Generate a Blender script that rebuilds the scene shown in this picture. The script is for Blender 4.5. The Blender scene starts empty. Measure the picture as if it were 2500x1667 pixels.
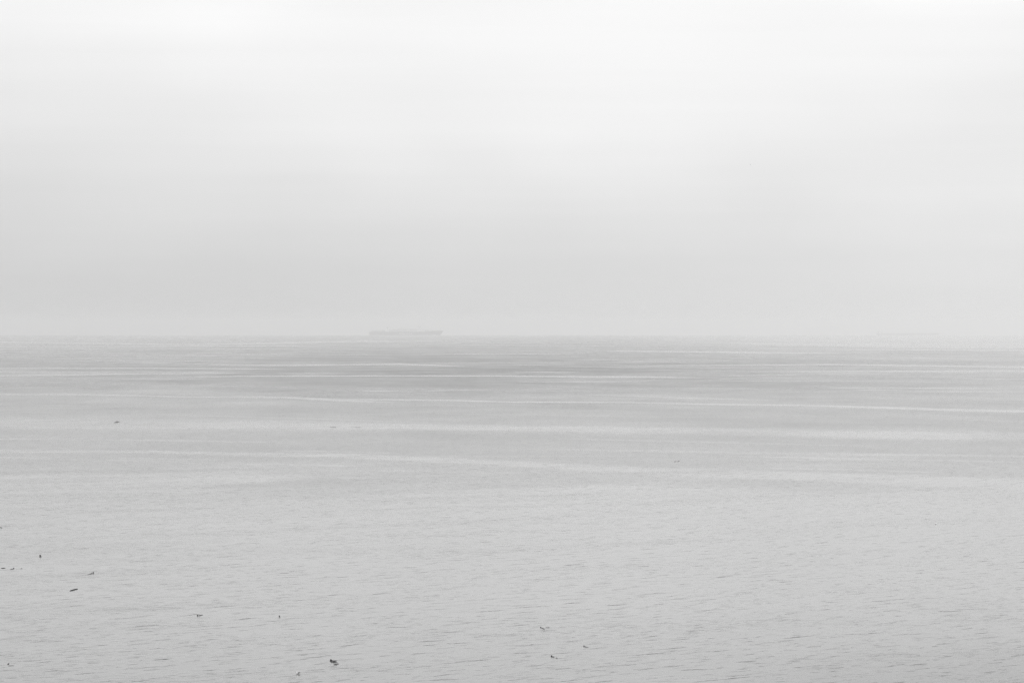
import bpy, bmesh, math, random
import numpy as np
from mathutils import Vector

scene = bpy.context.scene
R = math.radians

# ------------------------------------------------------------------ camera
CAM_H = 25.0            # eye height above the water, metres
EARTH = 7.4e6           # earth radius incl. usual refraction: the sea really curves away
FPX = 9375.0            # 135 mm lens on a 36 mm sensor, in photograph pixels
LEVEL = 793.6           # photograph row of the eye-level line
PITCH = math.atan((833.5 - LEVEL) / FPX)

cam_data = bpy.data.cameras.new('camera')
cam = bpy.data.objects.new('camera', cam_data)
scene.collection.objects.link(cam)
cam.location = (0, 0, CAM_H)
cam.rotation_euler = (math.pi / 2 - PITCH, 0, 0)
cam_data.lens = 135.0
cam_data.sensor_width = 36.0
cam_data.clip_start = 0.5
cam_data.clip_end = 120000.0
scene.camera = cam

# ------------------------------------------------------------------ sky
SUN_EL, SUN_AZ = R(25), R(42)          # azimuth clockwise from +Y (the view direction)
world = bpy.data.worlds.new('World')
scene.world = world
world.use_nodes = True
nt = world.node_tree
nt.nodes.clear()
N, L = nt.nodes, nt.links


def nd(tree, kind, **kw):
    n = tree.nodes.new(kind)
    for k, v in kw.items():
        setattr(n, k, v)
    return n


def math_node(tree, op, a, b=None, c=None, clamp=False):
    n = tree.nodes.new('ShaderNodeMath')
    n.operation = op
    n.use_clamp = clamp
    for i, v in enumerate((a, b, c)):
        if v is None:
            continue
        if isinstance(v, (int, float)):
            n.inputs[i].default_value = v
        else:
            tree.links.new(v, n.inputs[i])
    return n.outputs[0]


def vmath(tree, op, a, b=None):
    n = tree.nodes.new('ShaderNodeVectorMath')
    n.operation = op
    for i, v in enumerate((a, b)):
        if v is None:
            continue
        if isinstance(v, (tuple, list)):
            n.inputs[i].default_value = v
        elif isinstance(v, (int, float)):
            n.inputs[3].default_value = v
        else:
            tree.links.new(v, n.inputs[i])
    return n.outputs[0]


tc = nd(nt, 'ShaderNodeTexCoord')
sep = nd(nt, 'ShaderNodeSeparateXYZ')
L.new(tc.outputs['Generated'], sep.inputs[0])
zpos = math_node(nt, 'MAXIMUM', sep.outputs[2], 0.00001)
coord = math_node(nt, 'POWER', zpos, 0.5)
# soft, drawn-out layers in the stratus
lay = nd(nt, 'ShaderNodeTexNoise')
lay.inputs['Scale'].default_value = 1.0
lay.inputs['Detail'].default_value = 2.0
lay.inputs['Roughness'].default_value = 0.45
L.new(vmath(nt, 'ADD', vmath(nt, 'MULTIPLY', tc.outputs['Generated'], (11.0, 11.0, 24.0)), (3.1, 0.4, 7.7)), lay.inputs['Vector'])
band = nd(nt, 'ShaderNodeTexNoise')
band.inputs['Scale'].default_value = 1.0
band.inputs['Detail'].default_value = 3.0
band.inputs['Roughness'].default_value = 0.5
L.new(vmath(nt, 'ADD', vmath(nt, 'MULTIPLY', tc.outputs['Generated'], (5.0, 5.0, 120.0)), (1.3, 8.2, 0.3)), band.inputs['Vector'])
lay_c = math_node(nt, 'SUBTRACT', lay.outputs['Fac'], 0.5)
band_c = math_node(nt, 'SUBTRACT', band.outputs['Fac'], 0.5)
coord2 = math_node(nt, 'ADD', coord, math_node(nt, 'MULTIPLY', lay_c, 0.10))
SKY_GAIN = 10.0


def sky_profile(stops):
    r = nd(nt, 'ShaderNodeValToRGB')
    r.color_ramp.interpolation = 'B_SPLINE'
    els = r.color_ramp.elements
    while len(els) < len(stops):
        els.new(0.5)
    for e, (p, v) in zip(els, stops):
        e.position = p
        e.color = (v / 2, v / 2, v / 2, 1)
    L.new(coord2, r.inputs[0])
    return math_node(nt, 'MULTIPLY', r.outputs[0], 2.0 * SKY_GAIN)


HIGH = [(.30, .965), (.40, 1.10), (.50, 1.26), (.65, 1.45), (1.0, 1.75)]
# a brighter break in the stratus straight ahead, plain graded stratus to either side
bright = sky_profile([(0.0, .66), (.06, .655), (.11, .68), (.136, .71), (.158, .745), (.177, .785), (.194, .825), (.205, .86),
                      (.22, .90), (.24, .94), (.26, .96)] + HIGH)
plain = sky_profile([(0.0, .66), (.06, .65), (.11, .665), (.136, .695), (.158, .73), (.177, .755), (.205, .795),
                     (.23, .835), (.25, .865), (.275, .92)] + HIGH)
lobe = nd(nt, 'ShaderNodeTexNoise')
lobe.inputs['Scale'].default_value = 1.0
lobe.inputs['Detail'].default_value = 1.0
L.new(vmath(nt, 'ADD', vmath(nt, 'MULTIPLY', tc.outputs['Generated'], (7.0, 7.0, 6.0)), (0.6, 5.1, 2.0)), lobe.inputs['Vector'])
ax = math_node(nt, 'DIVIDE', math_node(nt, 'SUBTRACT', sep.outputs[0], 0.018), 0.085)
gauss = math_node(nt, 'POWER', 2.718, math_node(nt, 'MULTIPLY', math_node(nt, 'MULTIPLY', ax, ax), -1.0))
gap = math_node(nt, 'ADD', gauss, math_node(nt, 'MULTIPLY', math_node(nt, 'SUBTRACT', lobe.outputs['Fac'], 0.5), 0.8), clamp=True)
mixp = nd(nt, 'ShaderNodeMix')
L.new(gap, mixp.inputs[0])
L.new(plain, mixp.inputs[2])
L.new(bright, mixp.inputs[3])
cloud = math_node(nt, 'MULTIPLY', mixp.outputs[0], math_node(nt, 'ADD', 1.0, math_node(nt, 'MULTIPLY', band_c, 0.08)))
# the low stratus is thinner towards the sun's side
side = nd(nt, 'ShaderNodeMapRange', interpolation_type='SMOOTHSTEP')
L.new(sep.outputs[0], side.inputs[0])
side.inputs[1].default_value = -0.10
side.inputs[2].default_value = 0.20
side.inputs[3].default_value = -0.04
side.inputs[4].default_value = 0.19
low = nd(nt, 'ShaderNodeMapRange', interpolation_type='SMOOTHSTEP')
L.new(sep.outputs[2], low.inputs[0])
low.inputs[1].default_value = 0.0
low.inputs[2].default_value = 0.065
low.inputs[3].default_value = 1.0
low.inputs[4].default_value = 0.0
cloud = math_node(nt, 'MULTIPLY', cloud, math_node(nt, 'MULTIPLY_ADD', side.outputs[0], low.outputs[0], 1.0))
sky = nd(nt, 'ShaderNodeTexSky')
sky.sky_type = 'NISHITA'
sky.sun_disc = False
sky.sun_elevation = SUN_EL
sky.sun_rotation = SUN_AZ
sky.air_density = 1.0
sky.dust_density = 4.0
bw = nd(nt, 'ShaderNodeRGBToBW')
L.new(sky.outputs[0], bw.inputs[0])
mixs = nd(nt, 'ShaderNodeMix')          # thin overcast: very little clear sky comes through
mixs.inputs[0].default_value = 0.97
L.new(bw.outputs[0], mixs.inputs[2])
L.new(cloud, mixs.inputs[3])
bg = nd(nt, 'ShaderNodeBackground')
bg.inputs['Strength'].default_value = 0.1
L.new(mixs.outputs[0], bg.inputs['Color'])
wo = nd(nt, 'ShaderNodeOutputWorld')
L.new(bg.outputs[0], wo.inputs['Surface'])

# ------------------------------------------------------------------ sun (behind overcast)
sun_d = bpy.data.lights.new('sun', 'SUN')
sun_d.energy = 1.4
sun_d.angle = R(24)
sun_d.color = (1.0, 0.995, 0.985)
sun = bpy.data.objects.new('sun', sun_d)
scene.collection.objects.link(sun)
sdir = Vector((math.sin(SUN_AZ) * math.cos(SUN_EL), math.cos(SUN_AZ) * math.cos(SUN_EL), math.sin(SUN_EL)))
sun.rotation_euler = sdir.to_track_quat('Z', 'Y').to_euler()
sun.location = sdir * 100

# ------------------------------------------------------------------ exposure / renderer
scene.view_settings.view_transform = 'Standard'
scene.view_settings.look = 'None'
scene.view_settings.exposure = 0.0
scene.view_settings.gamma = 1.0
scene.view_settings.use_curve_mapping = False
scene.render.engine = 'CYCLES'
scene.cycles.max_bounces = 8
scene.cycles.glossy_bounces = 4
scene.cycles.volume_bounces = 2
scene.cycles.use_denoising = True
scene.cycles.denoising_prefilter = 'NONE'
scene.cycles.denoiser = 'OPENIMAGEDENOISE'
scene.cycles.use_adaptive_sampling = False

# ------------------------------------------------------------------ helpers


def sea_z(r):
    return -r * r / (2 * EARTH)


def dip_to_r(t):
    """ground distance at which a line of sight falling by slope t meets the curved sea"""
    d = t * t - 2 * CAM_H / EARTH
    return EARTH * (t - math.sqrt(max(d, 0.0)))


def px_dir(x, y):
    vx, vy, vz = (x - 1250.0) / FPX, 1.0, -(y - 833.5) / FPX
    c, s = math.cos(PITCH), math.sin(PITCH)
    return Vector((vx, vy * c + vz * s, -vy * s + vz * c))


def on_sea(x, y):
    """photograph pixel -> point on the water"""
    d = px_dir(x, y)
    hor = math.hypot(d.x, d.y)
    r = dip_to_r(-d.z / hor)
    return Vector((d.x / hor * r, d.y / hor * r, sea_z(r)))


def tag(o, label=None, cat=None, group=None, kind=None):
    for k, v in (('label', label), ('category', cat), ('group', group), ('kind', kind)):
        if v:
            o[k] = v
    return o


def empty(name, loc=(0, 0, 0), rz=0.0):
    o = bpy.data.objects.new(name, None)
    o.empty_display_size = 0.2
    scene.collection.objects.link(o)
    o.location = loc
    o.rotation_euler = (0, 0, rz)
    return o


def mesh_obj(name, verts, faces, mat, parent=None, smooth=False):
    me = bpy.data.meshes.new(name)
    me.from_pydata([tuple(v) for v in verts], [], faces)
    me.update()
    if smooth:
        for p in me.polygons:
            p.use_smooth = True
    o = bpy.data.objects.new(name, me)
    scene.collection.objects.link(o)
    if mat:
        me.materials.append(mat)
    if parent:
        o.parent = parent
    return o


class MB:
    """collects simple solids into one mesh"""

    def __init__(self):
        self.v, self.f = [], []

    def box(self, x0, x1, y0, y1, z0, z1):
        b = len(self.v)
        self.v += [(x0, y0, z0), (x1, y0, z0), (x1, y1, z0), (x0, y1, z0),
                   (x0, y0, z1), (x1, y0, z1), (x1, y1, z1), (x0, y1, z1)]
        self.f += [(b, b + 3, b + 2, b + 1), (b + 4, b + 5, b + 6, b + 7), (b, b + 1, b + 5, b + 4),
                   (b + 1, b + 2, b + 6, b + 5), (b + 2, b + 3, b + 7, b + 6), (b + 3, b, b + 4, b + 7)]
        return self

    def rings(self, rings, cap=True):
        b = len(self.v)
        n = len(rings[0])
        for r in rings:
            self.v += [tuple(p) for p in r]
        for i in range(len(rings) - 1):
            for j in range(n):
                a, c = b + i * n + j, b + i * n + (j + 1) % n
                self.f.append((a, c, c + n, a + n))
        if cap:
            self.f.append(tuple(b + j for j in reversed(range(n))))
            self.f.append(tuple(b + (len(rings) - 1) * n + j for j in range(n)))
        return self

    def tube(self, pts, rad, n=8, flat=1.0):
        pts = [Vector(p) for p in pts]
        rs = []
        for i, p in enumerate(pts):
            t = (pts[min(i + 1, len(pts) - 1)] - pts[max(i - 1, 0)]).normalized()
            up = Vector((0, 0, 1)) if abs(t.z) < 0.95 else Vector((1, 0, 0))
            a = t.cross(up).normalized()
            c = a.cross(t).normalized()
            r = rad[i] if isinstance(rad, (list, tuple)) else rad
            rs.append([p + a * (r * math.cos(2 * math.pi * k / n)) + c * (r * flat * math.sin(2 * math.pi * k / n))
                       for k in range(n)])
        return self.rings(rs)

    def build(self, name, mat, parent=None, smooth=False):
        return mesh_obj(name, self.v, self.f, mat, parent, smooth)


def grey_mat(name, v, rough=0.6, var=0.25, scale=3.0, spec=0.5):
    m = bpy.data.materials.new(name)
    m.use_nodes = True
    t = m.node_tree
    b = t.nodes['Principled BSDF']
    b.inputs['Roughness'].default_value = rough
    b.inputs['Specular IOR Level'].default_value = spec
    g = nd(t, 'ShaderNodeTexCoord')
    n = nd(t, 'ShaderNodeTexNoise')
    n.inputs['Scale'].default_value = scale
    n.inputs['Detail'].default_value = 4
    t.links.new(g.outputs['Object'], n.inputs['Vector'])
    mr = nd(t, 'ShaderNodeMapRange')
    mr.inputs[3].default_value = v * (1 - var)
    mr.inputs[4].default_value = v * (1 + var)
    t.links.new(n.outputs['Fac'], mr.inputs[0])
    t.links.new(mr.outputs[0], b.inputs['Base Color'])
    return m


# ------------------------------------------------------------------ the sea
# Slicks: smoother lanes of water. Traced as (column, row, half width) in the photograph and
# turned at once into lanes on the water: bearing -> distance and width in metres.
SLICKS = [
    (0.75, [(-200, 898, .8), (0, 899, .9), (345, 899, 1.0), (560, 900, 1.0), (710, 901.5, .6)]),
    (0.45, [(-200, 906, .6), (0, 907, .7), (400, 908, .6), (620, 909, .5)]),
    (0.65, [(-200, 918, 1.0), (0, 917, 1.1), (160, 915.5, 1.0), (330, 912, .7), (640, 910.5, .6)]),
    (0.85, [(360, 920.5, .6), (640, 918, .9), (1000, 917.5, .9), (1250, 918, 1.1), (1620, 921, .9), (1760, 922.5, .6)]),
    (0.70, [(470, 890, .5), (690, 891.5, .8), (983, 889, 1.2), (1148, 894.5, .7)]),
    (0.70, [(-250, 963, 1.5), (0, 963, 1.8), (160, 962, 1.5), (320, 965, 1.3), (425, 968, 1.0), (690, 970, 1.2), (797, 975, 2.6), (900, 980, 1.8), (1000, 982, .7)]),
    (0.75, [(690, 970, .9), (824, 974, 1.0), (1090, 977, 1.2), (1250, 981, 1.3), (1542, 982, 1.2), (1702, 986, 1.3), (1860, 988, 1.6), (1994, 990, 1.5), (2154, 995, 1.8), (2313, 1000, 2.2), (2500, 1004, 2.4), (2800, 1011, 2.5)]),
    (0.40, [(-300, 1033, 12), (0, 1033, 12), (425, 1036, 11.5), (760, 1039, 9), (1010, 1041, 6.5), (1250, 1045, 6.5), (1675, 1051, 7.5), (1888, 1056, 9.5), (2047, 1060, 9), (2500, 1065, 10), (2800, 1069, 11)]),
    (0.46, [(-300, 1101, 3), (0, 1101, 3), (372, 1102, 3), (558, 1108, 4), (797, 1110, 4.5), (983, 1118, 5.5), (1250, 1130, 6), (1463, 1143, 8), (1675, 1153, 9), (2047, 1165, 9), (2500, 1182, 10), (2800, 1194, 11)]),
    (0.40, [(-300, 1190, 22), (0, 1186, 22), (300, 1180, 18), (640, 1168, 10), (760, 1163, 5)]),
    (0.45, [(-300, 833, 1.2), (0, 835, 1.2), (480, 841, 1.0), (640, 838, 1.2), (900, 833, 1.8), (1080, 833, 1.4)]),
    (0.40, [(-200, 846, .5), (200, 846, .5), (500, 844, .7), (820, 846, .5)]),
    (0.55, [(1450, 856, .5), (1670, 858.5, 1.1), (1800, 860, 1.6), (1940, 861.5, 1.0), (2050, 861, .5)]),
    (0.65, [(1440, 891, .4), (1570, 892.5, .7), (1728, 892, 1.1), (1860, 890.5, .9), (2047, 889.5, 1.1), (2250, 893, 1.2), (2500, 896, 1.5), (2800, 900, 1.5)]),
    (0.45, [(1790, 908, .4), (2050, 906, .8), (2500, 905, 1.1), (2800, 906, 1.2)]),
    (0.90, [(1750, 838, .6), (1950, 840, 1.6), (2150, 842, 3.6), (2500, 842.5, 5), (2900, 843, 6)]),
    (0.40, [(2000, 853, .4), (2250, 854, .9), (2500, 855, 1.0), (2700, 856, 1.0)]),
    (0.35, [(1250, 932, .6), (1420, 931.5, .8), (1590, 930.5, .5)]),
    (0.35, [(1425, 963, .5), (1560, 967, .9), (1728, 973, .6)]),
    (0.40, [(1760, 917, .5), (1850, 915.5, .8), (1960, 914, .5)]),
    (0.40, [(1240, 908, .4), (1330, 908, .7), (1420, 908.5, .4)]),
    (0.35, [(1640, 971, .5), (1760, 974, .7), (1900, 977, .4)]),
    (0.25, [(-300, 1070, 1.5), (300, 1073, 2), (700, 1080, 1.5)]),
    (0.25, [(1300, 1095, 2), (1800, 1105, 3), (2400, 1112, 2.5), (2800, 1120, 3)]),
    (0.20, [(1250, 1180, 6), (1700, 1200, 8), (2300, 1225, 9), (2800, 1240, 9)]),
]
rng = random.Random(11)
for _ in range(46):      # many shorter, fainter lanes between them
    y0 = 826 + 130 * rng.random() ** 0.8
    x0 = rng.uniform(-200, 2500)
    ln = rng.uniform(120, 620)
    dy = rng.uniform(-1.5, 4.0)
    w = 0.45 + 0.9 * (y0 - 820) / 180
    SLICKS.append((rng.uniform(.10, .34), [(x0, y0, .3 * w), (x0 + ln * .35, y0 + dy * .5 + rng.uniform(-.6, .6), w), (x0 + ln, y0 + dy, .3 * w)]))
for _ in range(34):
    y0 = rng.uniform(955, 1260)
    x0 = rng.uniform(-200, 2500)
    ln = rng.uniform(200, 900)
    w = 0.8 + 3.0 * (y0 - 955) / 300
    dy = ln * rng.uniform(0.0, .03)
    SLICKS.append((rng.uniform(.06, .18), [(x0, y0, .4 * w), (x0 + ln * .4, y0 + dy * .4 + rng.uniform(-2, 2), w), (x0 + ln, y0 + dy, .4 * w)]))


def lane(poly):
    out = []
    for x, y, w in poly:
        p, q = on_sea(x, y - w), on_sea(x, y + w)
        m = on_sea(x, y)
        out.append((math.atan2(m.x, m.y), math.hypot(m.x, m.y), max(0.5 * (p.xy.length - q.xy.length), 0.5)))
    return out


RUFFLE_R = [0, 270, 340, 450, 510, 560, 600, 700, 850, 1140, 1600, 2100, 2600, 3300, 4400, 6000, 9000, 24000]
RUFFLE_V = [.95, .95, .8, .6, .62, .85, 1.02, 1.12, 1.22, 1.4, 1.55, 1.7, 1.7, 1.62, 1.55, 1.5, 1.5, 1.5]


def build_sea():
    ts = list(np.arange(1.0, 0.1, -0.03)) + list(np.arange(0.1, 0.00262, -0.9 / FPX))
    rs = [dip_to_r(t) for t in ts] + [dip_to_r(0.0026003), 19400, 20000, 21000, 22500, 24000]
    rs = np.array(sorted(rs))
    fine = np.linspace(-0.17, 0.17, 221)
    coarse = np.linspace(0.17, 2 * math.pi - 0.17, 62)[1:-1]
    az = np.concatenate([fine, coarse])
    nr, na = len(rs), len(az)
    RR, AA = np.meshgrid(rs, az, indexing='ij')
    X, Y, Z = RR * np.sin(AA), RR * np.cos(AA), -RR * RR / (2 * EARTH)
    verts = np.stack([X, Y, Z], -1).reshape(-1, 3)
    centre = len(verts)
    verts = np.vstack([verts, [[0, 0, 0]]])
    i = np.arange(nr - 1)[:, None]
    j = np.arange(na)[None, :]
    j2 = (j + 1) % na
    quads = np.stack([i * na + j, i * na + j2, (i + 1) * na + j2, (i + 1) * na + j], -1).reshape(-1, 4)
    quads = quads[:, ::-1]
    tris = [(centre, (k + 1) % na, k) for k in range(na)]
    me = bpy.data.meshes.new('sea')
    me.from_pydata(verts.tolist(), [], quads.tolist() + tris)
    slick = np.zeros_like(RR)
    AW = np.where(AA > math.pi, AA - 2 * math.pi, AA)
    for s, poly in SLICKS:
        ln = lane(poly)
        a = np.array([p[0] for p in ln])
        rc = np.interp(AW, a, [p[1] for p in ln])
        w = np.interp(AW, a, [p[2] for p in ln])
        span = a[-1] - a[0]
        end = np.clip((AW - a[0]) / (0.12 * span), 0, 1) * np.clip((a[-1] - AW) / (0.12 * span), 0, 1)
        d = np.abs(RR - rc) / w
        slick = np.maximum(slick, s * end * np.exp(-0.7 * d ** 3))
    # wind field: calmer inshore, a breeze further out, strongest a little left of the ship's bearing
    ruf = np.interp(RR, RUFFLE_R, RUFFLE_V)
    far = np.clip((RR - 900) / 900, 0, 1)
    ruf = ruf * (1 + far * (0.12 * np.exp(-((AW + 0.01) / 0.07) ** 2) - 0.18 * np.clip((AW - 0.03) / 0.1, 0, 1) - 0.04 * np.clip((-AW - 0.06) / 0.07, 0, 1)))
    # a little more chop close in, to either side
    near = np.clip((520 - RR) / 200, 0, 1)
    ruf = ruf * (1 + near * (0.25 * np.clip((AW - 0.04) / 0.08, 0, 1) + 0.2 * np.clip((-AW - 0.05) / 0.08, 0, 1)))
    # the breeze dies away far out on the right
    ruf = ruf * (1 - 0.3 * np.clip((RR - 4000) / 3000, 0, 1) * np.clip((AW - 0.02) / 0.08, 0, 1))
    ra = me.attributes.new('ruffle', 'FLOAT', 'POINT')
    ra.data.foreach_set('value', np.append(ruf.reshape(-1), 1.0).astype(np.float32))
    vals = np.append(slick.reshape(-1), 0.0).astype(np.float32)
    at = me.attributes.new('slick', 'FLOAT', 'POINT')
    at.data.foreach_set('value', vals)
    me.update()
    me.shade_smooth()
    o = bpy.data.objects.new('sea', me)
    scene.collection.objects.link(o)
    o['kind'] = 'structure'
    return o


def sea_material():
    m = bpy.data.materials.new('sea_water')
    m.use_nodes = True
    t = m.node_tree
    b = t.nodes['Principled BSDF']
    geo = nd(t, 'ShaderNodeNewGeometry')
    pos = geo.outputs['Position']
    CREST = R(44)
    # axes: u across the crests, v along them
    du = (-math.sin(CREST), math.cos(CREST), 0)
    dv = (math.cos(CREST), math.sin(CREST), 0)

    def dot(v, w):
        n = nd(t, 'ShaderNodeVectorMath', operation='DOT_PRODUCT')
        t.links.new(v, n.inputs[0])
        n.inputs[1].default_value = w
        return n.outputs['Value']

    u, v = dot(pos, du), dot(pos, dv)

    def noise(uu, vv, detail, rough, seed):
        c = nd(t, 'ShaderNodeCombineXYZ')
        t.links.new(uu, c.inputs[0])
        t.links.new(vv, c.inputs[1])
        c.inputs[2].default_value = seed
        n = nd(t, 'ShaderNodeTexNoise', noise_dimensions='3D')
        n.inputs['Scale'].default_value = 1.0
        n.inputs['Detail'].default_value = detail
        n.inputs['Roughness'].default_value = rough
        t.links.new(c.outputs[0], n.inputs['Vector'])
        return n.outputs['Fac']

    def slopes(lu, lv, amp, detail, rough, seed, eps):
        """slope of a wave field of wavelengths lu (across) and lv (along the crests)"""
        def h(ou, ov):
            return noise(math_node(t, 'DIVIDE', math_node(t, 'ADD', u, ou), lu),
                         math_node(t, 'DIVIDE', math_node(t, 'ADD', v, ov), lv), detail, rough, seed)
        h0 = h(0.0, 0.0)
        su = math_node(t, 'MULTIPLY', math_node(t, 'SUBTRACT', h(eps, 0.0), h0), amp / eps)
        sv = math_node(t, 'MULTIPLY', math_node(t, 'SUBTRACT', h(0.0, eps), h0), amp / eps)
        return su, sv

    r_u, r_v = slopes(0.6, 1.6, 0.10, 2.0, 0.5, 0.0, 0.045)      # ripples
    w_u, w_v = slopes(1.75, 3.8, 0.30, 1.0, 0.5, 5.0, 0.25)       # wavelets
    s_u, s_v = slopes(21.0, 50.0, 0.45, 1.0, 0.5, 9.0, 1.5)      # low swell

    # gusts: where the breeze touches, the water is rougher
    def patch(lx, ly, detail, seed):
        c = vmath(t, 'MULTIPLY', pos, (1 / lx, 1 / ly, 0))
        c = vmath(t, 'ADD', c, (seed, seed * 0.37, seed))
        n = nd(t, 'ShaderNodeTexNoise')
        n.inputs['Scale'].default_value = 1.0
        n.inputs['Detail'].default_value = detail
        n.inputs['Roughness'].default_value = 0.55
        t.links.new(c, n.inputs['Vector'])
        return math_node(t, 'SUBTRACT', n.outputs['Fac'], 0.5)

    g1 = patch(38, 95, 3.0, 4.0)
    g2 = patch(170, 420, 2.0, 12.0)
    gust = math_node(t, 'ADD', math_node(t, 'MULTIPLY', g1, 1.2), math_node(t, 'MULTIPLY', g2, 1.1))
    gust = math_node(t, 'MAXIMUM', math_node(t, 'ADD', gust, 1.0), 0.25)
    at = nd(t, 'ShaderNodeAttribute', attribute_name='slick')
    # slicks are ragged: the film breaks up along and across the lane
    rag = math_node(t, 'ADD', math_node(t, 'MULTIPLY', patch(26, 150, 4.0, 21.0), 1.5), math_node(t, 'MULTIPLY', patch(90, 500, 2.0, 33.0), 1.6))
    film = math_node(t, 'MULTIPLY', at.outputs['Fac'], math_node(t, 'MAXIMUM', math_node(t, 'ADD', rag, 0.9), 0.15))
    calm = math_node(t, 'SUBTRACT', 1.0, film, clamp=True)
    ra = nd(t, 'ShaderNodeAttribute', attribute_name='ruffle')
    fine_amp = math_node(t, 'MULTIPLY', math_node(t, 'MULTIPLY', gust, calm), ra.outputs['Fac'])

    def total(a, bb, c):
        x = math_node(t, 'ADD', a, bb)
        # ripples lean: gentle backs, short steep faces
        x = math_node(t, 'ADD', math_node(t, 'MULTIPLY', x, 0.30),
                      math_node(t, 'MULTIPLY', math_node(t, 'MAXIMUM', math_node(t, 'SUBTRACT', x, 0.12), 0.0), 11.0))
        x = math_node(t, 'MINIMUM', math_node(t, 'MULTIPLY', x, fine_amp), 0.42)
        return math_node(t, 'ADD', x, c)

    su, sv = total(r_u, w_u, s_u), total(r_v, w_v, s_v)

    def scaled(vec, s):
        n = nd(t, 'ShaderNodeVectorMath', operation='SCALE')
        n.inputs[0].default_value = vec
        t.links.new(s, n.inputs[3])
        return n.outputs[0]

    tilt = vmath(t, 'ADD', scaled(du, su), scaled(dv, sv))
    nrm = vmath(t, 'NORMALIZE', vmath(t, 'SUBTRACT', geo.outputs['Normal'], tilt))
    t.links.new(nrm, b.inputs['Normal'])
    b.inputs['Base Color'].default_value = (0.02, 0.02, 0.02, 1)
    b.inputs['IOR'].default_value = 1.333
    # beyond a kilometre the wavelets are smaller than the eye resolves: they act as roughness
    wind = math_node(t, 'MULTIPLY', math_node(t, 'MULTIPLY', ra.outputs['Fac'], calm), math_node(t, 'POWER', gust, 0.5))
    rough = math_node(t, 'MULTIPLY_ADD', math_node(t, 'MAXIMUM', math_node(t, 'SUBTRACT', wind, 0.8), 0.0), 0.26, 0.07)
    rough = math_node(t, 'MINIMUM', rough, 0.6)
    t.links.new(rough, b.inputs['Roughness'])
    return m


sea = build_sea()
sea.data.materials.append(sea_material())

# ------------------------------------------------------------------ haze over the water
hz = MB().box(-25500, 25500, -25500, 25500, -41.0, 56.0).build('haze', None)
hz['kind'] = 'stuff'
hm = bpy.data.materials.new('sea_haze')
hm.use_nodes = True
ht = hm.node_tree
ht.nodes.clear()
ho = nd(ht, 'ShaderNodeOutputMaterial')
hv = nd(ht, 'ShaderNodeVolumePrincipled')
hv.inputs['Color'].default_value = (0.79, 0.79, 0.79, 1)
hv.inputs['Density'].default_value = 1.35e-4
hv.inputs['Anisotropy'].default_value = 0.65
hm.cycles.volume_sampling = 'DISTANCE'
ht.links.new(hv.outputs[0], ho.inputs['Volume'])
hz.data.materials.append(hm)
hz.display_type = 'WIRE'


# ------------------------------------------------------------------ materials for things
M_HULL = grey_mat('dark_hull_paint', 0.05, 0.45, 0.2, 0.05)
M_HULL2 = grey_mat('tanker_hull_paint', 0.2, 0.5, 0.2, 0.05)
M_DECK = grey_mat('ship_deck', 0.12, 0.7, 0.3, 0.1)
M_WHITE = grey_mat('ship_white_paint', 0.78, 0.45, 0.06, 0.1)
M_LETTER = grey_mat('white_lettering_paint', 0.82, 0.5, 0.03, 0.5)
M_GLASS = grey_mat('bridge_glass', 0.02, 0.1, 0.1, 0.2)
M_CONT = [grey_mat('container_paint_%s' % w, v, 0.55, 0.12, 0.08) for w, v in (('pale', .72), ('light', .6), ('mid', .42), ('dim', .28))]
M_FUNNEL = grey_mat('funnel_paint', 0.3, 0.5, 0.1, 0.1)
M_STEEL = grey_mat('ship_steel', 0.35, 0.6, 0.15, 0.2)
M_FOAM = grey_mat('foam', 0.82, 0.9, 0.08, 0.2)
M_KELP = grey_mat('wet_kelp', 0.008, 0.7, 0.4, 12.0, 0.1)
M_WOOD = grey_mat('wet_driftwood', 0.01, 0.8, 0.5, 6.0, 0.1)
M_WOOD2 = grey_mat('weathered_driftwood', 0.3, 0.8, 0.4, 5.0, 0.3)
M_FEATHER = grey_mat('white_feathers', 0.92, 0.8, 0.05, 10.0)
M_MANTLE = grey_mat('grey_feathers', 0.55, 0.8, 0.1, 10.0)
M_BLACK = grey_mat('black_feathers', 0.015, 0.6, 0.3, 10.0)
M_BILL = grey_mat('bill', 0.4, 0.4, 0.1, 20.0)


# ------------------------------------------------------------------ ships
def hull_mesh(length, beam, draft, deck, bow_deck, rake, sheer_from=0.86):
    """closed hull, stern at x=0, bow towards +x, waterline at z=0"""
    st = [0.0, .012, .05, .15, .3, .5, .7, .8, .87, .92, .955, .98, 1.0]
    m = MB()
    rings = []
    for s in st:
        full = 1.0 if s < .72 else max(0.0, 1 - ((s - .72) / .28) ** 2.1)
        fd = 1.0 if s < .8 else max(0.02, 1 - ((s - .8) / .2) ** 2.6)
        if s < .05:
            full *= .72 + .28 * s / .05
            fd *= .93 + .07 * s / .05
        bw, bd = max(beam / 2 * full, .15), max(beam / 2 * fd, .25)
        z = deck if s < sheer_from else deck + (bow_deck - deck) * min(1, (s - sheer_from) / .03)
        xo = rake * max(0, (s - .8) / .2) ** 2
        x = s * (length - rake)
        rings.append([(x + xo, -bd, z), (x + xo * .45, -(bw * .55 + bd * .45), z * .45), (x, -bw, 0), (x - .2 * xo, -bw * .9, -draft),
                      (x - .2 * xo, bw * .9, -draft), (x, bw, 0), (x + xo * .45, bw * .55 + bd * .45, z * .45), (x + xo, bd, z)])
    return m.rings(rings)


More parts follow.
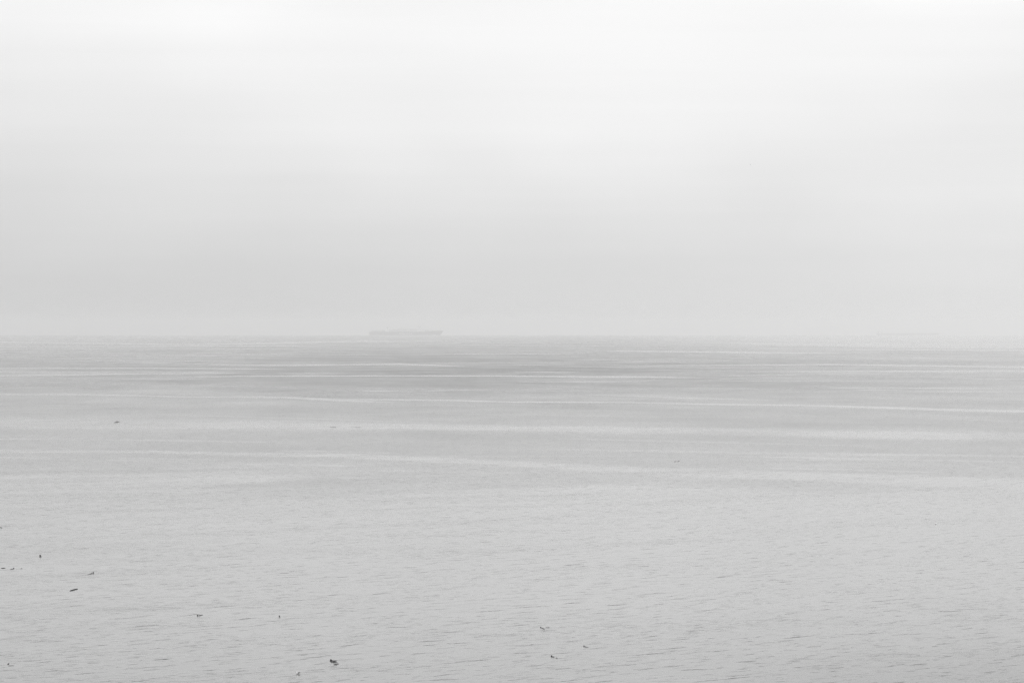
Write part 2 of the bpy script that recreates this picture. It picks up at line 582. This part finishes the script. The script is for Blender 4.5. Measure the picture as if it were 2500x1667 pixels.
def text_mesh(body, name, mat, size, length, parent, loc):
    cu = bpy.data.curves.new(name, 'FONT')
    cu.body = body
    cu.size = size
    cu.extrude = 0.05
    cu.offset = 0.16
    tmp = bpy.data.objects.new(name + '_tmp', cu)
    scene.collection.objects.link(tmp)
    dg = bpy.context.evaluated_depsgraph_get()
    me = bpy.data.meshes.new_from_object(tmp.evaluated_get(dg))
    bpy.data.objects.remove(tmp)
    xs = [v.co.x for v in me.vertices]
    k = length / (max(xs) - min(xs))
    x0 = min(xs)
    for v in me.vertices:
        v.co = ((v.co.x - x0) * k, -v.co.z, v.co.y)
    o = bpy.data.objects.new(name, me)
    scene.collection.objects.link(o)
    me.materials.clear()
    me.materials.append(mat)
    o.parent = parent
    o.location = loc
    return o


def container_ship():
    d = 15600.0
    sc = d / FPX
    Ls = 181 * sc
    base = on_bearing(902, d)
    root = empty('container_ship', base)
    root.rotation_euler = (0, 0, 0)
    beam = 42.0
    hull = hull_mesh(Ls, beam, 4.0, 14.6, 18.8, 15.0).build('hull', M_HULL, root, False)
    text_mesh('Hapag-Lloyd', 'hull_lettering', M_LETTER, 7.2, 51.5, hull, (73 * sc, -beam / 2 - 0.2, 5.0))
    bw = MB()
    for k in range(2):
        y = (-1) ** k * 9.0
        bw.box(.915 * Ls, .918 * Ls, min(y * .1, y), max(y * .1, y), 18.8, 22.3)
    bw.build('breakwater', M_WHITE, hull)
    MB().box(0.4, 6.0, -17, 17, 14.6, 18.6).build('stern_house', M_WHITE, root)
    # twin islands: bridge forward, engine casing and funnel aft
    br = MB()
    br.box(118 * sc, 126 * sc, -17, 17, 14.6, 33.0).box(119 * sc, 124.5 * sc, -21, 21, 33.0, 36.2).box(120 * sc, 123 * sc, -6, 6, 36.2, 37.6)
    bridge = br.build('bridge_house', M_WHITE, root)
    w = MB()
    for k in range(11):
        y = -19.5 + 3.55 * k
        w.box(124.5 * sc - .02, 124.5 * sc + .15, y, y + 2.7, 34.2, 35.6)
    w.box(119.6 * sc, 124 * sc, -21.15, -20.98, 34.2, 35.6)
    w.build('bridge_windows', M_GLASS, bridge)
    MB().tube([(121.5 * sc, 0, 37.6), (121.5 * sc, 0, 44)], [.7, .25], 6).build('radar_mast', M_STEEL, bridge)
    cas = MB().box(41.5 * sc, 47.5 * sc, -14, 14, 14.6, 27.5).build('engine_casing', M_WHITE, root)
    MB().box(42.3 * sc, 46 * sc, -5, 5, 27.5, 33.5).build('funnel', M_FUNNEL, cas)
    MB().tube([(.955 * Ls, 0, 18.8), (.955 * Ls, 0, 31)], [.6, .2], 6).build('foremast', M_STEEL, root)
    # container bays
    rnd = random.Random(5)
    bays = [(6.6 + 8.2 * k) for k in range(4)] + [(49.2 + 8.4 * k) for k in range(8)] + [(128.5 + 8.0 * k) for k in range(4)]
    for i, x in enumerate(bays):
        x0 = x * sc
        tiers = {0: 2, 1: 2, 2: 3, 3: 3, 4: 4, 5: 4, 6: 5, 7: 5, 8: 5, 9: 5, 10: 4, 11: 4, 12: 3, 13: 3, 14: 2, 15: 2}[i]
        rows = 15 if i < 13 else 13 - 2 * (i - 13)
        bay = empty('container_bay', (x0, 0, 14.6))
        bay.parent = root
        stacks = [MB() for _ in M_CONT]
        for r_ in range(rows):
            y = (r_ - rows / 2) * 2.6
            top = tiers - (1 if rnd.random() < .3 else 0)
            for t_ in range(max(top, 1)):
                c = rnd.choices(range(4), [3, 4, 3, 1] if 4 <= i <= 11 else [4, 3, 2, 1])[0]
                stacks[c].box(0, 12.2, y + .06, y + 2.5, .5 + t_ * 2.62, .5 + t_ * 2.62 + 2.59)
        for mb, mt in zip(stacks, M_CONT):
            if mb.v:
                st = mb.build('container_stack', mt, bay)
                st['kind'] = 'stuff'
        MB().box(-.9, -.3, -beam / 2 + 1.5, beam / 2 - 1.5, 0.0, min(tiers, 3) * 2.6).build('lashing_bridge', M_STEEL, bay)
    MB().tube([(121 * sc, -18.4, 27.5), (122 * sc, -18.6, 27.2), (124.4 * sc, -18.6, 27.2), (125.2 * sc, -18.4, 27.5)], [.5, 1.3, 1.3, .5], 8).build('lifeboat', M_FUNNEL, root, True)
    tag(root, 'dark hulled container ship with white lettering, faint in haze left of centre', 'container ship')
    # foam pushed up along the forward half of the hull
    f = MB()
    rnd = random.Random(3)
    for a0, a1, hh in ((128, 144, 1.6), (150, 167, 2.3)):
        n = 14
        pts = [(base.x + (a0 + (a1 - a0) * k / n) * sc, base.y - beam / 2 - 1.0, base.z + .1) for k in range(n + 1)]
        f.tube(pts, [max(.15, hh * math.sin(math.pi * (k + .3) / (n + .6)) * rnd.uniform(.7, 1.1)) for k in range(n + 1)], 7, .75)
    o = f.build('bow_wave', M_FOAM, None, True)
    tag(o, 'white foam along the waterline of the container ship', None, None, 'stuff')


def on_bearing(px, d):
    """point on the sea at ground distance d, on the bearing of photograph column px"""
    dr = px_dir(px, 833.5)
    h = math.hypot(dr.x, dr.y)
    return Vector((dr.x / h * d, dr.y / h * d, sea_z(d)))


def tanker():
    d = 20200.0
    sc = d / FPX
    Ls = 154 * sc
    base = on_bearing(2140, d)
    root = empty('tanker_ship', base)
    beam = 54.0
    hull = hull_mesh(Ls, beam, 5.0, 9.2, 11.5, 8.0, .93).build('hull', M_HULL2, root)
    hs = MB().box(.04 * Ls, .09 * Ls, -20, 20, 9.2, 13.5).box(.045 * Ls, .08 * Ls, -16, 16, 13.5, 24).box(.05 * Ls, .07 * Ls, -26, 26, 24, 27)
    house = hs.build('deckhouse', M_WHITE, root)
    MB().box(.015 * Ls, .035 * Ls, -5, 5, 9.2, 22).build('funnel', M_CONT[2], root)
    pipe = MB()
    for k in range(5):
        pipe.tube([(.12 * Ls, -4 + 2 * k, 11), (.9 * Ls, -4 + 2 * k, 11)], .35, 6)
    pipe.build('deck_pipes', M_STEEL, hull)
    MB().tube([(.5 * Ls, 8, 9.2), (.5 * Ls, 8, 19), (.53 * Ls, 8, 21)], [.7, .6, .3], 6).build('hose_crane', M_STEEL, root)
    MB().tube([(.96 * Ls, 0, 11.5), (.96 * Ls, 0, 22)], [.5, .2], 6).build('foremast', M_STEEL, root)
    tag(root, 'barely visible long low ship almost lost in haze on the right horizon', 'ship')


container_ship()
tanker()


# ------------------------------------------------------------------ floating kelp and driftwood
def bulb_mesh(rad, rnd):
    rings = []
    prof = [(-1.0, .10), (-.85, .5), (-.5, .86), (0, 1.0), (.45, .9), (.85, .62), (1.25, .34), (1.7, .2)]
    for x, r in prof:
        rings.append([(x * rad, r * rad * math.cos(2 * math.pi * k / 12), r * rad * math.sin(2 * math.pi * k / 12)) for k in range(12)])
    return MB().rings(rings)


KELP_GROUP = 'bull kelp floats scattered on the near water'
LOG_GROUP = 'pieces of driftwood adrift'


def kelp(x, y, size, strands, label, seed=1, lift=0.55):
    rnd = random.Random(seed)
    p = on_sea(x, y)
    r = p.xy.length
    root = empty('kelp_float', p)
    rad = size * 0.5 * r / FPX
    first = on_sea(*strands[0][-1]) - p if strands else Vector((1, 0, 0))
    b = bulb_mesh(rad, rnd).build('bulb', M_KELP, root, True)
    b.location = (0, 0, rad * lift)
    b.rotation_euler = (0, R(12), math.atan2(first.y, first.x))
    for i, s in enumerate(strands):
        pts = []
        for k, q in enumerate(s):
            w = on_sea(*q) - p
            pts.append(Vector((w.x, w.y, 0.015)))
        # resample with small waviness
        fine = []
        for a, c in zip(pts[:-1], pts[1:]):
            for k in range(5):
                q = a.lerp(c, k / 5)
                fine.append(q + Vector((rnd.uniform(-.01, .01), rnd.uniform(-.05, .05), rnd.uniform(0, .015))))
        fine.append(pts[-1])
        n = len(fine)
        th = (0.011 + 0.004 * rnd.random()) * (r / 300) * min(size / 3.5, 1.4)
        rr = [th * (1.2 if i == 0 else 1.0) * (0.5 + math.sin(math.pi * (k + .5) / n)) for k in range(n)]
        MB().tube(fine, rr, 6, .9).build('stipe' if i == 0 else 'blade', M_KELP, root, True)
    tag(root, label, 'kelp', KELP_GROUP)
    return root


kelp(807.8, 1612, 5.0, [[(809, 1612.6), (815, 1613), (822, 1612.4)], [(808, 1616.8), (813, 1616.4), (817, 1616.2), (824, 1616.4)], [(814, 1620.2), (820, 1620.5), (827, 1619.2)]],
     'largest black kelp bulb, with three blades trailing right, near the bottom edge', 1)
kelp(98, 1357, 4.2, [[(98.5, 1357.5), (101, 1358.5)]], 'round black kelp bulb high on the left, above the long black log', 2, .8)
kelp(33.5, 1387.5, 3.0, [[(33, 1388), (29, 1388.6), (25, 1389)]], 'small black kelp bulb between two dark streaks near the left edge', 3)
kelp(228, 1397.5, 2.6, [[(227, 1398), (221, 1400), (214, 1402)]], 'tiny black kelp bulb with stipe trailing left, right of the long log', 4)
kelp(482, 1502, 3.2, [[(483, 1502.6), (488, 1502), (496, 1500.2)]], 'small black kelp bulb with one stipe trailing right, lower left', 5)
kelp(682, 1503.5, 3.0, [[(682.5, 1504), (684, 1506)]], 'small black kelp bulb without visible blades, above the black and white seabird', 6)
kelp(1320, 1531, 2.8, [[(1320.5, 1531.4), (1325, 1533), (1330, 1535.5)], [(1332, 1530.6), (1337, 1530.4), (1342, 1530.3)]],
     'upper left of the three kelp bulbs right of bottom centre', 7)
kelp(1346.5, 1601.5, 4.0, [[(1347.5, 1602), (1350, 1602.8), (1354, 1603.2)], [(1357, 1604.6), (1361, 1607)]],
     'lowest and darkest of the three kelp bulbs right of bottom centre', 8)
kelp(1425.8, 1576.5, 2.8, [[(1426.3, 1577), (1430, 1578.6), (1433, 1579)], [(1433, 1579.2), (1436.5, 1579.4)]],
     'rightmost of the three kelp bulbs right of bottom centre', 9)
kelp(2, 1287.5, 2.6, [[(2.5, 1288), (5, 1288.2)]], 'tiny black kelp bulb touching the left edge of the picture', 10)
kelp(1657.5, 1125.3, 2.4, [[(1656.5, 1126), (1652, 1126.4)]], 'darker right one of two far specks above the pale slick', 11)
kelp(1648.3, 1126.4, 2.0, [[(1648, 1126.8), (1646, 1127)]], 'fainter left one of two far specks above the pale slick', 12)


def log(x0, y0, x1, y1, px_thick, label, mat=None, lumps=(), seed=1, stub=False):
    rnd = random.Random(seed)
    a, b = on_sea(x0, y0), on_sea(x1, y1)
    mid = (a + b) / 2
    root = empty('driftwood_log', mid)
    rad = px_thick / 2 * mid.xy.length / FPX
    n = 14
    pts, rr = [], []
    for k in range(n + 1):
        f = k / n
        q = a.lerp(b, f) - mid
        pts.append((q.x + rnd.uniform(-.1, .1) * rad, q.y, rad * (.25 + .25 * math.sin(math.pi * f))))
        rr.append(rad * (.35 + .65 * math.sin(math.pi * (f * .92 + .04)) ** .7) * rnd.uniform(.85, 1.1))
    MB().tube(pts, rr, 9).build('trunk', mat or M_WOOD, root, True)
    for f, hh in lumps:
        q = a.lerp(b, f) - mid
        hr = hh * mid.xy.length / FPX
        MB().tube([(q.x - hr * .5, q.y, rad * .2), (q.x - hr * .15, q.y, hr * .62), (q.x + hr * .2, q.y, hr * .7), (q.x + hr * .6, q.y, rad * .2)],
                  [hr * .2, hr * .36, hr * .34, hr * .15], 8).build('root_lump', mat or M_WOOD, root, True)
    if stub:
        q = a.lerp(b, .62) - mid
        MB().tube([(q.x, q.y, rad * .5), (q.x + rad * .6, q.y - .2, rad * 1.5)], [rad * .4, rad * .2], 6).build('branch_stub', mat or M_WOOD, root, True)
    tag(root, label, 'driftwood', LOG_GROUP)


log(170.5, 1441.8, 189.5, 1436.6, 2.6, 'long black driftwood log lying slantwise, lower left water', None, (), 1, True)
log(2.5, 1386.6, 13.5, 1385.8, 1.4, 'thin dark driftwood sliver left of the small kelp bulb, left edge', None, (), 2)
log(50.5, 1387.8, 55, 1387.0, 1.2, 'short dark stick right of the small kelp bulb near left edge', None, (), 3)
log(18.3, 1621.8, 22.3, 1618.6, 2.4, 'short thick black driftwood stub in the bottom left corner', None, (), 4)
log(20.5, 1624.6, 34, 1624.2, 1.2, 'flat thin stick just below the black stub, bottom left corner', None, (), 5)
log(278.5, 1031.4, 291.5, 1029.4, 1.6, 'far dark log with a lump amidships in the broad pale slick, left', None, ((.55, 2.6),), 6)
log(806.5, 1042.6, 819.5, 1042.2, 1.1, 'far thin log with both ends raised, left of the white gull', M_WOOD2, ((.12, 1.5), (.9, 1.6)), 7)
log(865.5, 1043.0, 880, 1042.4, 1.0, 'far pale thin log between the twin ended log and the white gull', M_WOOD2, (), 8)
log(105, 1018.6, 117, 1018.0, 0.9, 'faintest far thin log, at the top edge of the broad slick, far left', M_WOOD2, (), 9)


# ------------------------------------------------------------------ birds
def bird(name, p, rz, scale, body_mat, wing_mat, label, cat='bird', group=None, back=None):
    root = empty(name, p, rz)
    spine = [(-.25, .085, .012, .006), (-.19, .08, .045, .02), (-.10, .06, .085, .055), (0, .045, .10, .075), (.08, .05, .095, .078),
             (.135, .085, .062, .062), (.155, .13, .042, .044), (.172, .17, .041, .042), (.20, .182, .037, .036), (.228, .178, .018, .018)]
    rings = []
    for i, (x, z, ry, rz_) in enumerate(spine):
        tilt = .6 if 5 <= i <= 7 else 0.0
        ring = []
        for k in range(14):
            a = 2 * math.pi * k / 14
            ring.append(((x - tilt * rz_ * math.sin(a) * .9) * scale, ry * math.cos(a) * scale, (z + rz_ * math.sin(a)) * scale))
        rings.append(ring)
    MB().rings(rings).build('body', body_mat, root, True)
    for s in (-1, 1):
        wr = []
        for x, w, z in ((-.29, .012, .10), (-.2, .05, .105), (-.08, .072, .10), (.03, .07, .09), (.09, .03, .08)):
            wr.append([((x) * scale, s * (.055 + .05 * math.cos(a) * w / .07) * scale, (z + w * .75 * math.sin(a) - .01) * scale)
                       for a in [2 * math.pi * k / 10 for k in range(10)]])
        MB().rings(wr).build('wing', wing_mat, root, True)
    MB().tube([(.222 * scale, 0, .178 * scale), (.25 * scale, 0, .174 * scale), (.272 * scale, 0, .166 * scale)],
              [.014 * scale, .011 * scale, .003 * scale], 7).build('bill', M_BILL if back is None else back, root, True)
    tag(root, label, cat, group)


GB = 'white gulls resting on the water'
bird('gull', on_sea(923.3, 1038.2), R(115), 1.0, M_FEATHER, M_FEATHER, 'far white gull on the broad pale slick, left of centre', 'gull', GB)
bird('gull', on_sea(2284.3, 1279.2), R(60), 0.75, M_FEATHER, M_FEATHER, 'nearer lone white gull on open water at the right', 'gull', GB)
bird('auk', on_sea(727.3, 1643.4), R(215), 0.7, M_FEATHER, M_BLACK, 'small black and white seabird swimming at the bottom edge', 'seabird', None, M_BLACK)


def flying_bird():
    d = px_dir(1832, 402.5)
    p = Vector((0, 0, CAM_H)) + d * 600.0
    root = empty('flying_bird', p, R(40))
    root.scale = (.5, .5, .5)
    body = [(-.2, .01), (-.12, .04), (0, .06), (.1, .055), (.16, .04), (.2, .035), (.25, .008)]
    MB().rings([[(x, r * math.cos(2 * math.pi * k / 10), r * math.sin(2 * math.pi * k / 10)) for k in range(10)] for x, r in body]).build('body', M_MANTLE, root, True)
    for s in (-1, 1):
        st = [(.09, .04 * s, .02, .14), (.11, .16 * s, .12, .13), (.05, .28 * s, .2, .09), (-.06, .36 * s, .2, .02)]
        v, f = [], []
        for x, y, z, c in st:
            v += [(x, y, z), (x - c * .5, y, z + .012), (x - c, y, z), (x - c * .5, y, z - .004)]
        for i in range(len(st) - 1):
            for k in range(4):
                f.append((i * 4 + k, i * 4 + (k + 1) % 4, i * 4 + 4 + (k + 1) % 4, i * 4 + 4 + k))
        f += [(0, 1, 2, 3), (12, 13, 14, 15)]
        mesh_obj('wing', v, f, M_MANTLE, root, True)
    tag(root, 'tiny grey bird flying alone in the pale sky, right of centre', 'bird')


flying_bird()
